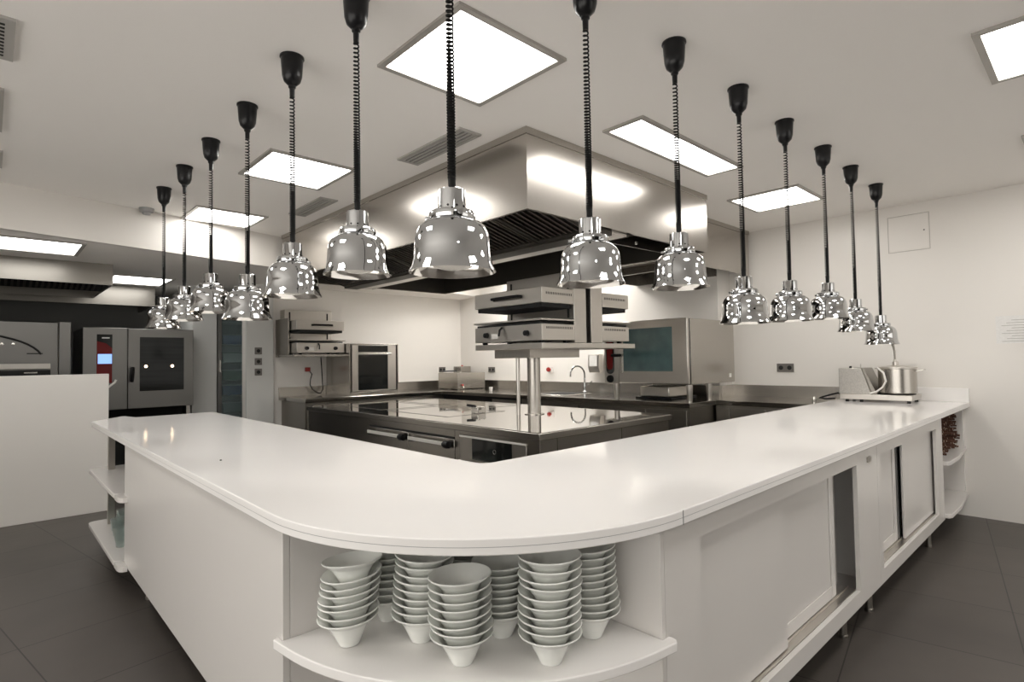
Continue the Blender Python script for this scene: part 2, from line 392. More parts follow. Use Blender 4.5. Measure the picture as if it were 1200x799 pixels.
# corner unit with the bowls
t = thing('corner_shelf_unit', 'open white corner shelf unit holding the bowls under the rounded worktop', 'shelf unit', (1.0, 1.2, 0))
B(PX + .021, 1.335, 1.557, 1.5755, .2, TB).build('side_panel', 'white_cab', t, bevel=.001)
B(1.317, 1.335, PY, 1.557, .2, TB).build('side_panel', 'white_cab', t, bevel=.001)
def quarter(o, z0, z1, nm):
    cx, cy, r = 1.373, 1.6, .8 - o
    a0 = math.asin((cy - 1.5568)/r); a1 = math.acos((cx - 1.3168)/r)
    arc = [(cx - r*math.cos(a), cy - r*math.sin(a)) for a in [a0 + (a1 - a0)*i/28 for i in range(29)]]
    # the board overlaps the side panels and has round tips
    tipl = [(.618, 1.5868), (.598, 1.5845), (.581, 1.572)]
    tipr = [(1.333, PY - .022), (1.3455, PY - .012), (1.348, PY - .0005)]
    pts = [(1.3168, 1.5568), (PX + .0, 1.5568), (PX - .0005, 1.585), (.586, 1.588), (.574, 1.580)] + arc[2:-2] + [(1.332, .803), (1.345, .812), (1.348, .825), (1.346, PY - .0005), (1.3168, PY - .0005)]
    MB().prism(pts, z0, z1).build(nm, 'white_top', t, bevel=.004)
quarter(.004, .574, .600, 'shelf')
quarter(.05, .174, .2, 'bottom_shelf')
for (x, y) in ((.72, 1.45), (1.25, .95), (1.28, 1.5)):
    MB().lathe([(.024, 0), (.018, .02), (.018, .174)], (x, y, 0), 16).build('leg', 'steel_light', t)

# right arm cabinets with sliding doors
def slide_cab(x0, x1, o0, o1, split, label, gap_side, z0=.162):
    """x0..x1 the carcass, o0..o1 the opening, doors meet at split"""
    t = thing('sliding_door_cabinet', label, 'cabinet', ((x0+x1)/2, 1.2, z0), 'sliding door cabinets under the right arm')
    zo0, zo1 = .232, .822
    f = MB()
    f.box(x0, x1, PY, PY + .02, zo1, TB).box(x0, x1, PY, PY + .02, z0, zo0).box(x0, o0, PY, PY + .02, zo0, zo1).box(o1, x1, PY, PY + .02, zo0, zo1)
    f.build('face_frame', 'white_cab', t, smooth=False)
    b = MB(); b.box(x0, x1, PY + .02, 1.66, z0, z0 + .02).box(x0, x1, PY + .1, 1.66, TB - .02, TB - .001)
    b.box(x0, x0 + .018, PY + .02, 1.66, z0 + .02, TB - .02).box(x1 - .018, x1, PY + .02, 1.66, z0 + .02, TB - .02).box(x0 + .018, x1 - .018, 1.64, 1.66, z0 + .02, TB - .02)
    b.build('carcass', 'white_cab', t, smooth=False)
    tr = MB(); tr.box(o0, o1, PY + .021, PY + .085, zo0 - .004, zo0 + .003).box(o0, o1, PY + .052, PY + .057, zo0 + .003, zo0 + .012)
    tr.build('door_track', 'steel_light', t)
    return t, zo0, zo1
t, a0, a1 = slide_cab(1.336, 3.355, 1.528, 3.02, 2.24, 'white cabinet with a door slid open, nearest under the right arm', 1)
def door(t, x0, x1, y, z0, z1, rim=True, label=None):
    d = B(x0, x1, y, y + .014, z0, z1).build('door', 'white_cab', t, bevel=.003)
    if rim:
        r = MB(); w_ = .055
        r.prism(rrect(x0, x1, z0, z1, .004, 2), y - .006, y, 'y')
        # raised frame on the right and bottom
        fr_ = MB(); fr_.box(x1 - w_, x1, y - .006, y, z0, z1).box(x0, x1 - w_, y - .006, y, z0, z0 + w_)
        fr_.build('door_frame', 'white_cab', d, bevel=.004)
    return d
door(t, 1.530, 2.235, PY + .034, .238, .82, False)
door(t, 1.60, 2.86, PY + .062, .245, .82)
B(2.87, 3.018, PY + .10, PY + .11, .245, .815).build('inner_panel', 'vent', t)
tg = B(3.18, 3.235, PY - .006, PY, .812, .838).build('lock', 'steel_side', t)
for (x, y) in ((1.7, 1.02), (3.0, .915), (2.0, 1.5), (3.14, 1.5)):
    MB().lathe([(.020, 0), (.020, .012), (.017, .016), (.017, .162)], (x, y, 0), 16).build('leg', 'steel_side', t)
t, a0, a1 = slide_cab(3.358, 4.93, 3.42, 4.80, 4.0, 'white cabinet with sliding doors, farther under the right arm', 1)
door(t, 3.40, 3.955, PY + .062, .245, .82)
door(t, 4.03, 4.858, PY + .034, .238, .82, False)
B(3.957, 4.028, PY + .055, PY + .06, .236, .82).build('door_edge', 'bglass', t)  # dark strip painted for the shade in the gap between the doors
for (x, y) in ((3.40, .91), (4.80, .905), (3.6, 1.5), (4.72, 1.5)):
    MB().lathe([(.020, 0), (.020, .012), (.017, .016), (.017, .162)], (x, y, 0), 16).build('leg', 'steel_side', t)
# end shelf by the wall
t = thing('open_end_shelf', 'open white end shelves between the right arm and the wall', 'shelf unit', (5.4, 1.2, .15))
B(4.933, 4.995, PY, 1.66, .162, TB).build('side_panel', 'white_cab', t)
B(5.895, WX - .001, PY + .01, 1.66, .2, TB).build('side_panel', 'white_cab', t)
B(4.995, 5.895, 1.30, 1.31, .2, TB).build('back_panel', 'white_cab', t)
for z in (.572, .20):
    MB().prism([(4.995, .815), (5.03, .80), (5.35, .795), (5.90, .83), (WX - .002, .85), (WX - .002, .87), (5.894, .87), (5.894, 1.299), (4.996, 1.299)], z - .03, z).build('shelf', 'white_cab', t, bevel=.004)
# bundle of twigs in it
t = thing('brushwood_bundle', 'dark brown bundle of cut twigs packed in the end shelf by the wall', 'firewood', (5.4, 1.0, .572))
tw = MB(); te = MB()
for k in range(420):
    x = random.uniform(5.03, 5.85); z = random.uniform(.582, .865); y0 = random.uniform(.86, .93)
    if random.random() < .02: y0 -= .04
    r = random.uniform(.005, .010); dx, dz = random.uniform(-.012, .012), random.uniform(-.006, .006)
    tw.tube([(x, y0, z), (x + dx, y0 + .15, z + dz), (x - dx, y0 + .3, z)], r, 6)
    if k % 3 == 0: te.lathe([(0, 0), (r*.9, 0), (r*.9, .002)], (x, y0 - .002, z), 6, axis='y')
tw.build('twigs', 'twig', t)['kind'] = 'stuff'
te.build('cut_ends', 'twig_l', t)['kind'] = 'stuff'

# ------------------------------------------------------------------ porcelain bowls
bp = [(0, .003), (.022, .003), (.024, 0), (.027, 0), (.029, .004), (.041, .030), (.053, .052), (.062, .061), (.0785, .071), (.080, .0735), (.0785, .0755),
      (.061, .066), (.049, .054), (.037, .031), (.025, .009), (0, .008)]
bowl_src = [None]
def bowl(loc, rx, ry, label, grp):
    if bowl_src[0] is None:
        o = MB().lathe(bp, (0, 0, 0), 40).build('porcelain_bowl', 'porc'); bowl_src[0] = o
    else:
        o = bowl_src[0].copy(); COL.objects.link(o)
    o.location = loc; o.rotation_euler = (rx, ry, 0)
    # tilt about world axes: rotate z first
    o.rotation_mode = 'XYZ'
    return tag(o, label, 'bowl', grp)
def stack(x, y, n, off, tilt, desc, sp=.0208, z=.6004, away=0.0):
    """off: sideways drift to the right per metre; tilt: right side raised (radians)"""
    rt = Vector((.729, -.684, 0)); aw = Vector((.684, .729, 0))
    for k in range(n):
        h_ = k*sp; q = min(1, k/2.0) if k else .5*(tilt != 0)
        pos = 'bottom bowl' if k == 0 else ('top bowl' if k == n - 1 else ordinal(k + 1) + ' bowl from the bottom')
        # normal leans left when the right side is raised
        nv = Vector((0, 0, 1)) - rt*(tilt*q + random.uniform(-.02, .02)*min(k, 1)) + aw*(away*q + random.uniform(-.02, .02)*min(k, 1))
        p = Vector((x, y, 0)) + rt*(off*h_ + random.uniform(-.0015, .0015)*min(k, 1)) + aw*(away*.3*h_)
        e = Vector((0, 0, 1)).rotation_difference(nv.normalized()).to_euler('XYZ')
        o = bowl((p.x, p.y, z + h_ + abs(tilt)*.028*q), 0, 0, 'white %s in the %s' % (pos, desc), 'stacked white bowls on the corner shelf')
        o.rotation_euler = e
stack(.714, 1.413, 7, .13, .10, 'front left stack', .0188)
bowl((.722, 1.403, .6004 + 7*.0188 + .016), -.10, .0, 'white bowl tipped askew on top of the front left stack', 'stacked white bowls on the corner shelf')
stack(.872, 1.128, 8, -.02, .03, 'front middle stack', .0200)
stack(1.030, .975, 10, .02, .02, 'front right stack')
stack(.862, 1.296, 9, .07, -.04, 'stack left behind the front middle one', .0195)
stack(.865, 1.466, 11, -.05, .02, 'rear left stack under the worktop', .0200)
stack(1.035, 1.160, 8, -.02, .03, 'stack between the two front stacks', .0180)
stack(1.205, .985, 10, -.06, .05, 'rightmost stack', .0188)
stack(1.085, 1.385, 10, .0, .0, 'hidden back stack behind the middle', .0205)
stack(1.215, 1.195, 11, -.04, .04, 'hidden back stack behind the front right', .0200)

# ------------------------------------------------------------------ heat lamps
def coil_pts(ztop, zbot):
    """stretched at the top, closed up towards the bottom"""
    pts = []; z = ztop; a = 0; n = 9
    L = ztop - zbot
    while z > zbot:
        f = (ztop - z)/L
        pitch = .0165 - .0084*min(1, f*1.45)
        r = .0086 + .0012*min(1, f*1.6)
        for i in range(n):
            aa = a + 2*PI*i/n; pts.append((r*math.cos(aa), r*math.sin(aa), z - pitch*i/n))
        z -= pitch
    return pts
shade_prof = [(.118, 0), (.1165, .004), (.110, .016), (.1055, .038), (.1035, .062), (.1025, .085), (.0995, .103), (.092, .120), (.080, .132), (.066, .139), (.060, .141),
              (.058, .139), (.064, .136), (.078, .129), (.090, .117), (.0975, .101), (.1005, .084), (.1015, .062), (.1035, .038), (.108, .017), (.1145, .004), (.1165, .0)]
me_cache = {}
def part(key, fn, name, m, parent, loc=(0, 0, 0)):
    if key not in me_cache:
        o = fn().build(name, m, None); me_cache[key] = o.data
    else:
        o = bpy.data.objects.new(name, me_cache[key]); COL.objects.link(o)
    o.parent = parent; o.location = loc
    return o
def heat_lamp(x, y, rim, label, spin=0.0):
    t = thing('heat_lamp', label, 'heat lamp', (x, y, rim), 'chrome heat lamps over the pass')
    t.rotation_euler = (0, 0, spin)
    zc = C - rim                                    # ceiling in the lamp's frame
    part('rose', lambda: MB().lathe([(.050, 0), (.0505, -.006), (.046, -.012), (.0435, -.05), (.041, -.085), (.034, -.108), (.020, -.122), (.0155, -.126), (.0155, -.134), (.011, -.140), (.010, -.175), (.0, -.175)], n=28),
         'ceiling_rose', 'black', t, (0, 0, zc))
    ztop = zc - .172; zb = .262
    o = MB().tube(coil_pts(ztop, zb), .0029, 6).build('coiled_cord', 'cord', None); o.parent = t
    part('sleeve', lambda: MB().tube([(.001, 0, .222), (.0, 0, .262), (.001, .001, .272)], [.0105, .0105, .008], 14), 'cord_sleeve', 'cord', t)
    part('core', lambda: MB().tube([(0, 0, .26), (.001, 0, .45)], .0062, 8), 'inner_cable', 'cord', t)
    def capf():
        m = MB().lathe([(.0, .226), (.034, .226), (.038, .223), (.0385, .165), (.030, .160)], n=32); return m
    cp = part('cap', capf, 'cap', 'chrome', t)
    def holes():
        m = MB()
        for i in range(10):
            a = 2*PI*i/10; c_ = Vector((math.cos(a)*.0382, math.sin(a)*.0382, .176)); d_ = Vector((math.cos(a), math.sin(a), 0))
            m.tube([c_, c_ + d_*.0009], .0032, 8)
        return m
    part('holes', holes, 'vent_holes', 'gap', cp)
    def collar(): return MB().lathe([(.036, .168), (.058, .165), (.0625, .160), (.0635, .152), (.0615, .143), (.056, .140), (.04, .142)], n=36)
    part('collar', collar, 'collar', 'chrome', t)
    for i in range(3):
        a = 2*PI*i/3 + 2.3
        o = part('clip', lambda: MB().tube([(.061, 0, .150), (.075, 0, .150)], .0055, 10), 'thumb_screw', 'chrome', t); o.rotation_euler = (0, 0, a)
    sh_ = part('shade', lambda: MB().lathe(shade_prof, n=56, close=True), 'shade', 'chrome', t)
    if len(sh_.data.materials) == 1:
        sh_.data.materials.append(M['chrome_in']); m_ = len(shade_prof)
        for p_ in sh_.data.polygons: p_.material_index = 1 if 11 <= p_.index % m_ < m_ - 1 else 0
    part('bulb', lambda: MB().lathe([(0, .008), (.03, .009), (.052, .015), (.060, .026), (.058, .042), (.035, .085), (.018, .105), (.018, .138)], n=36), 'bulb', 'bulb', t)
    return t
left = [(.948, 4.777, 1.623), (.945, 4.169, 1.643), (.948, 3.577, 1.654), (.956, 2.968, 1.575), (.946, 2.368, 1.634), (.954, 1.809, 1.657)]
dl = ['farthest one at the left end of the left row', 'second from the far end of the left row', 'third from the far end of the left row', 'fourth from the far end of the left row',
      'fifth from the far end, second nearest of the left row', 'nearest of the left row, just left of the corner lamp']
for (x, y, z), d_ in zip(left, dl): heat_lamp(x, y, z, 'chrome heat lamp, ' + d_, random.uniform(-.4, .4))
heat_lamp(.921, 1.212, 1.589, 'chrome heat lamp, large central one over the rounded corner')
right = [(1.512, 1.210, 1.604), (2.092, 1.205, 1.636), (2.688, 1.205, 1.508), (3.272, 1.208, 1.540), (3.87, 1.2, 1.575), (4.43, 1.2, 1.507), (5.055, 1.2, 1.421)]
dr_ = ['nearest of the right row, just right of the corner lamp', 'second nearest of the right row, before the hood edge', 'third nearest of the right row, beside the steel oven',
       'fourth nearest of the right row', 'third from the far end of the right row', 'second from the far end of the right row', 'farthest and lowest of the right row, above the steel pot']
for (x, y, z), d_ in zip(right, dr_): heat_lamp(x, y, z, 'chrome heat lamp, ' + d_, random.uniform(-.4, .4))

# ------------------------------------------------------------------ big island hood
HX0, HX1, HY0, HY1, HZ = 2.21, 4.28, 2.21, 5.80, 2.20
t = thing('extractor_hood', 'big brushed steel box hood hanging over the cooking island', 'extractor hood', ((HX0+HX1)/2, (HY0+HY1)/2, HZ))
s = MB(); k = .02; ZT = C - .002
s.box(HX0, HX0 + k, HY0, HY1, HZ, 2.63).box(HX1 - k, HX1, HY0, HY1, HZ, 2.63)
s.box(HX0 + k, HX1 - k, HY0, HY0 + k, HZ, 2.63).box(HX0 + k, HX1 - k, HY1 - k, HY1, HZ, 2.63)
s.build('shell', 'steel_h', t, smooth=False)
s = MB(); e = .006
s.box(HX0 - e, HX0 + k, HY0 - e, HY1 + e, 2.63, ZT).box(HX1 - k, HX1 + e, HY0 - e, HY1 + e, 2.63, ZT).box(HX0 + k, HX1 - k, HY0 - e, HY0 + k, 2.63, ZT).box(HX0 + k, HX1 - k, HY1 - k, HY1 + e, 2.63, ZT)
s.build('top_trim', 'steel', t, smooth=False)
B(HX0 + k, HX1 - k, HY0 + k, HY1 - k, 2.50, 2.51).build('inner_top', 'hood_in', t, smooth=False)
s = MB(); s.box(HX0 + k, HX0 + k + .004, HY0 + k, HY1 - k, HZ + .01, 2.5).box(HX1 - k - .004, HX1 - k, HY0 + k, HY1 - k, HZ + .005, 2.5).box(HX0 + k + .004, HX1 - k - .004, HY1 - k - .004, HY1 - k, HZ + .005, 2.5).box(HX0 + k + .004, HX1 - k - .004, HY0 + k, HY0 + k + .004, HZ + .01, 2.5)
s.build('lining', 'hood_in', t, smooth=False)  # thin dark sheets put in for the unlit inner faces
# inclined baffle filters falling away from the left face to the gutter
fx0, fz0, fx1, fz1 = 2.30, 2.345, 2.88, 2.195
y = HY0 + .06; n_f = 7; fl = (HY1 - .06 - y)/n_f
for i in range(n_f):
    y0 = y + i*fl; f_ = MB()
    dxx, dzz = fx1 - fx0, fz1 - fz0; L_ = math.hypot(dxx, dzz); nx, nz = dzz/L_, -dxx/L_
    def slab(ya, yb, a, b_, th, off=0):
        p = []
        for yy in (ya, yb):
            for q, o_ in ((a, off), (b_, off), (b_, off + th), (a, off + th)):
                p.append((fx0 + dxx*q + nx*o_, yy, fz0 + dzz*q + nz*o_))
        return p
    FB = [(0, 1, 2, 3), (7, 6, 5, 4), (0, 4, 5, 1), (1, 5, 6, 2), (2, 6, 7, 3), (3, 7, 4, 0)]
    f_.add(slab(y0 + .004, y0 + .03, 0, 1, .02), FB).add(slab(y0 + fl - .03, y0 + fl - .004, 0, 1, .02), FB)
    f_.add(slab(y0 + .03, y0 + fl - .03, 0, .06, .02), FB).add(slab(y0 + .03, y0 + fl - .03, .94, 1, .02), FB)
    fo = f_.build('baffle_filter', 'hood_in', t, smooth=False)
    g_ = MB(); nb = 9; wd = (fl - .06)/nb
    for j in range(nb):
        g_.add(slab(y0 + .03 + wd*j + wd*.30, y0 + .03 + wd*j + wd*.62, .07, .93, .014, .002), FB)
    g_.build('baffles', 'filter', fo, smooth=False)
    MB().add(slab(y0 + .03, y0 + fl - .03, .06, .94, .002, -.006), FB).build('backing', 'gap', fo, smooth=False)
B(2.88, 3.03, HY0 + .03, HY1 - .03, 2.165, 2.20).build('grease_gutter', 'hood_in', t, smooth=False)
B(3.035, 3.20, HY0 + .03, HY1 - .03, 2.180, 2.20).build('centre_strip', 'steel_light', t, smooth=False)
# the other bank rises again
s = MB(); s.prism([(3.20, 2.195), (3.22, 2.18), (3.80, 2.40), (3.78, 2.415)], HY0 + .03, HY1 - .03, 'y'); s.build('filter_bank', 'hood_in', t, smooth=False)
MB().prism([(3.21, 2.19), (3.30, 2.205), (4.24, 2.22), (4.24, 2.49), (3.21, 2.49)], HY0 + .30, HY0 + .31, 'y').build('end_plate', 'filter', t, smooth=False)
MB().lathe([(0, -.02), (.012, -.02), (.014, 0), (0, 0)], (3.62, HY0 + .24, 2.235), 12).build('hood_lamp', 'bright', t)

# second hood over the corner
GX0, GX1, GY0, GY1 = 4.30, WX, 2.57, 3.83
t = thing('extractor_hood', 'smaller brushed steel hood against the right wall behind the big one', 'extractor hood', ((GX0+GX1)/2, (GY0+GY1)/2, HZ))
s = MB()
s.box(GX0, GX1 - .06, GY0, GY0 + .02, HZ, 2.63).box(GX0, GX0 + .02, GY0 + .02, GY1, HZ, 2.63)
s.box(GX0 + .02, JX - .001, GY1 - .02, GY1, HZ, 2.63).box(JX - .021, JX - .001, JY + .0, GY1 - .02, HZ, 2.63)
s.build('shell', 'steel_h', t, smooth=False)
B(GX0, GX1 - .05, GY0 - .006, GY0 + .02, 2.63, ZT).build('top_trim', 'steel', t, smooth=False)
B(GX1 - .06, GX1 - .001, GY0 + .03, GY0 + .05, HZ, ZT).build('wall_filler', 'steel_side', t, smooth=False)
B(GX0 + .02, JX - .021, GY0 + .02, GY1 - .02, 2.45, 2.46).build('inner_top', 'hood_in', t, smooth=False)
B(4.55, 4.57, GY0 + .02, GY1 - .02, 2.155, 2.235).build('grease_gutter', 'steel', t, smooth=False)
s = MB(); s.prism([(4.57, 2.165), (5.5, 2.35), (5.5, 2.365), (4.57, 2.18)], GY0 + .03, GY1 - .03, 'y'); s.build('filter_bank', 'hood_in', t, smooth=False)
s = MB(); s.prism([(4.55, 2.235), (4.35, 2.42), (4.34, 2.41), (4.54, 2.225)], GY0 + .03, GY1 - .03, 'y'); s.build('filter_bank', 'filter', t, smooth=False)

# ------------------------------------------------------------------ cooking island
IX0, IX1, IY0, IY1 = 2.44, 3.94, 2.37, 5.76
IZ = .90
t = thing('cooking_island', 'stainless cooking island with polished top and black oven front', 'cooking island', (3.2, 4.06, 0))
B(IX0, IX1, IY0, IY1, .853, .897).build('worktop', 'steel', t, bevel=.004)
B(IX0 + .012, IX1 - .012, IY0 + .012, IY1 - .012, .897, IZ).build('polished_surface', 'steel_pol', t, smooth=False)
FX = IX0 + .02
B(FX + .012, IX1 - .02, IY0 + .022, IY1 - .02, .12, .853).build('body', 'steel_side', t, smooth=False)
B(FX + .06, IX1 - .06, IY0 + .06, IY1 - .06, 0, .12).build('plinth', 'gap', t, smooth=False)
s = MB()
s.box(FX, FX + .012, IY0 + .022, 2.500, .12, .853)            # corner stile
s.box(FX, FX + .012, 2.500, 3.175, .826, .853).box(FX, FX + .012, 3.175, 3.236, .12, .853)
s.box(FX, FX + .012, 3.240, 4.48, .800, .851).box(FX, FX + .012, 4.484, IY1 - .02, .12, .853)
s.build('front_frame', 'steel', t, smooth=False, bevel=.001)
s = MB()
s.box(FX + .001, FX + .012, 3.24, 3.84, .785, .798).box(FX + .001, FX + .012, 3.846, 4.48, .785, .798)
s.build('shadow_gap', 'gap', t, smooth=False)
for (a, b_) in ((3.242, 3.838), (3.846, 4.478)):
    d = B(FX - .004, FX + .012, a, b_, .20, .783).build('oven_door', 'steel', t, bevel=.003)
    hb = B(FX - .048, FX - .040, a + .07, b_ - .05, .735, .762).build('handle', 'bar', d, bevel=.002)
    MB().lathe([(0, -.035), (.026, -.03), (.030, 0), (.024, .03), (0, .034)], (FX - .030, a + .06, .742), 18, axis='y').build('grip', 'black', d)
    MB().prism([(b_ - .05, .75), (b_ - .14, .728), (b_ - .05, .722)], FX - .04, FX - .005, 'x').build('grip', 'black', d)
# built in oven
d = B(FX - .004, FX + .010, 2.502, 3.172, .20, .818).build('oven_front', 'steel_light', t, bevel=.002)
B(FX - .008, FX - .004, 2.635, 3.035, .664, .808).build('control_glass', 'bglass', d)
B(FX - .012, FX - .004, 2.502, 3.172, .810, .822).build('top_rail', 'bar', d, bevel=.001)
B(FX - .008, FX - .004, 2.635, 3.035, .24, .62).build('door_glass', 'bglass', d)
s = MB(); s.tube([(FX - .05, 2.52, .648), (FX - .05, 3.13, .648)], .012, 12)
s.build('handle', 'bar', d)
s = MB()
for yy in (2.62, 3.08): s.box(FX - .05, FX - .004, yy, yy + .02, .625, .645)
s.build('handle_bracket', 'black', d)
MB().tube([(FX - .0085, 2.80 + .014*math.cos(a), .74 + .014*math.sin(a)) for a in [2*PI*i/20 for i in range(20)]], .0012, 6, True).build('clock_mark', 'steel_light', d)
# fine frames of the hob zones
s = MB()
def zone(x0, x1, y0, y1, w_=.008):
    s.box(x0, x1, y0, y0 + w_, IZ, IZ + .0018).box(x0, x1, y1 - w_, y1, IZ, IZ + .0018).box(x0, x0 + w_, y0 + w_, y1 - w_, IZ, IZ + .0018).box(x1 - w_, x1, y0 + w_, y1 - w_, IZ, IZ + .0018)
zone(2.68, 3.30, 3.62, 4.55); zone(3.38, 3.86, 4.00, 5.45); zone(2.68, 3.30, 4.65, 5.5)
s.build('hob_zone_frame', 'steel_side', t, smooth=False)
# side panel seams
s = MB(); s.box(2.62, 2.623, IY0 + .0205, IY0 + .022, .12, .853).box(3.3, 3.303, IY0 + .0205, IY0 + .022, .12, .853)
s.build('panel_seam', 'gap', t, smooth=False)
# pop-up box on top
t = thing('power_pod', 'small chrome box with black lever standing on the island top', 'power outlet', (3.05, 3.69, IZ + .001))
B(3.01, 3.10, 3.64, 3.73, IZ + .001, .955).build('housing', 'steel_pol', t, bevel=.004)
MB().tube([(3.0, 3.77, .965), (3.03, 3.70, .96), (3.02, 3.67, .935)], .011, 8).build('lever', 'black', t)

# ------------------------------------------------------------------ gantry with salamanders
GZ = 1.43
t = thing('salamander_gantry', 'steel shelf on a round post above the island carrying two grills', 'shelf', (3.28, 3.24, IZ))
B(3.0, 4.19, 2.87, 3.65, GZ, GZ + .043).build('shelf', 'steel_light', t, bevel=.004)
MB().lathe([(.082, 0), (.082, .006), (.056, .008), (.054, .012), (.054, GZ - .0 - IZ - .0)], (3.28, 3.24, IZ), 32).build('post', 'steel', t)
MB().cyl((3.158, 3.30, IZ), .016, .46, 16).build('cable_pole', 'steel_light', t)
B(3.10, 3.70, 3.10, 3.52, 1.36, GZ).build('bracket', 'steel', t, bevel=.002)

def salamander(label, f):
    """f maps local (depth 0 at the front, along, z) to world box"""
    t = thing('salamander_grill', label, 'salamander grill', f['loc'], 'salamander grills')
    bx = f['bx']
    def box(d0, d1, a0, a1, z0, z1): return MB().box(*bx(d0, d1, a0, a1, z0, z1))
    W_, z = f['w'], f['z']
    b = box(0, .37, 0, W_, z + .018, z + .142).build('lower_body', 'steel_light', t, bevel=.003)
    for (d_, a_) in ((.04, .05), (.04, W_ - .08), (.32, .05), (.32, W_ - .08)):
        box(d_, d_ + .03, a_, a_ + .03, z, z + .018).build('foot', 'black', t)
    box(.01, .36, .02, W_ - .02, z + .142, z + .158).build('grill_well', 'gap', t)
    gr = box(-.012, .37, -.01, W_ + .005, z + .168, z + .182).build('grill_rack', 'steel_light', t, bevel=.002)
    box(.37, .52, .0, W_, z, z + .57).build('back_housing', 'steel_light', t, bevel=.004)
    sl = MB()
    for a_ in (.05, W_ - .07): sl.box(*bx(.366, .371, a_, a_ + .018, z + .20, z + .54))
    sl.build('guide_slot', 'gap', t)
    hd = box(0, .365, 0, W_, z + .300, z + .420).build('moving_head', 'steel_light', t, bevel=.004)
    box(.02, .35, .02, W_ - .02, z + .270, z + .300).build('heater_plate', 'gap', hd)
    # handle
    h_ = MB(); p = f['pt']
    h_.tube([p(-.0, W_*.27, z + .36), p(-.035, W_*.29, z + .362), p(-.04, W_*.36, z + .362), p(-.04, W_*.60, z + .362), p(-.035, W_*.67, z + .362), p(0, W_*.69, z + .36)], .012, 8)
    h_.build('handle', 'black', hd)
    # vents on the side that shows, knobs, lever, badge
    v = MB(); v2 = MB()
    for i in range(16):
        v.box(*bx(.05 + .019*i, .058 + .019*i, f['va'] - .001, f['va'] + .001, z + .365, z + .383))
        v2.box(*bx(.05 + .019*i, .058 + .019*i, f['va'] - .001, f['va'] + .001, z + .105, z + .122))
    v.build('vent_slots', 'gap', hd, smooth=False); v2.build('vent_slots', 'gap', b, smooth=False)
    ax = f['ax']
    for a_ in (.20*W_, .80*W_):
        c_ = p(0, a_, z + .075)
        MB().lathe([(.0, -.03), (.020, -.028), (.024, 0)] if f['sgn'] < 0 else [(.024, 0), (.020, .028), (0, .03)], c_, 20, axis=ax).build('knob', 'black', b)
    lv = MB().tube([p(-.005, W_*.56, z + .13), p(-.03, W_*.56, z + .11), p(-.035, W_*.565, z + .06)], .009, 8).build('lever', 'black', b)
    box(-.002, 0, W_*.58 + .04, W_*.58 + .12, z + .045, z + .085).build('badge', 'plastic_w', b)
    return t
salamander('steel salamander grill on the gantry, facing the left with two black knobs', dict(loc=(3.2, 3.26, GZ + .043), w=.78, z=GZ + .044, va=0.0, sgn=-1, ax='x',
    bx=lambda d0, d1, a0, a1, z0, z1: (3.0 + d0, 3.0 + d1, 2.87 + a0, 2.87 + a1, z0, z1), pt=lambda d, a, z: (3.0 + d, 2.87 + a, z)))
salamander('steel salamander grill on the gantry, back to back, facing away to the right', dict(loc=(3.9, 3.26, GZ + .043), w=.78, z=GZ + .044, va=0.0, sgn=1, ax='x',
    bx=lambda d0, d1, a0, a1, z0, z1: (4.10 - d0, 4.10 - d1, 2.87 + a0, 2.87 + a1, z0, z1), pt=lambda d, a, z: (4.10 - d, 2.87 + a, z)))
# wall salamander
WSZ = 1.452
t = thing('wall_shelf', 'steel wall bracket shelf holding the grill on the back wall', 'shelf', (3.0, 7.0, 1.42))
B(2.675, 3.335, 6.66, BY, 1.425, WSZ - .001).build('shelf', 'steel', t, bevel=.002)
B(2.675, 2.695, 6.85, BY, WSZ, 1.90).build('side_plate', 'steel_side', t, bevel=.002)
salamander('small steel salamander grill on the wall shelf above the left worktop', dict(loc=(3.0, 6.9, WSZ), w=.615, z=WSZ, va=0.0, sgn=-1, ax='y',
    bx=lambda d0, d1, a0, a1, z0, z1: (3.325 - a0, 3.325 - a1, 6.67 + d0, 6.67 + d1, z0, z1), pt=lambda d, a, z: (3.325 - a, 6.67 + d, z)))

# ------------------------------------------------------------------ perimeter worktops
PZ = .925
t = thing('steel_worktop', 'long stainless worktop with upstand running round the back walls', 'countertop', (4.6, 6.0, PZ))
poly = [(2.71, 6.42), (4.66, 6.42), (4.66, 2.62), (5.15, 2.62), (5.15, 1.72), (WX - .001, 1.72), (WX - .001, JY - .001), (JX - .001, JY - .001), (JX - .001, BY - .001), (2.71, BY - .001)]
MB().prism(poly, PZ - .045, PZ).build('top', 'steel_top', t, smooth=False, bevel=.003)
s = MB()
s.box(2.71, JX - .03, BY - .02, BY - .001, PZ, 1.04).box(JX - .02, JX - .001, JY - .001, BY - .02, PZ, 1.04)
s.box(JX - .001, WX - .02, JY - .02, JY - .001, PZ, 1.04).box(WX - .02, WX - .001, 1.68, JY - .001, PZ, 1.04)
s.build('upstand', 'steel', t, smooth=False)
# sink
s = MB(); s.box(4.86, 5.36, 4.30, 4.80, PZ, PZ + .004); s.build('sink_rim', 'bright', t, bevel=.002)
B(4.90, 5.32, 4.34, 4.76, PZ + .004, PZ + .005).build('sink_bowl', 'gap', t)  # flat dark sheet standing in for the shade inside the bowl

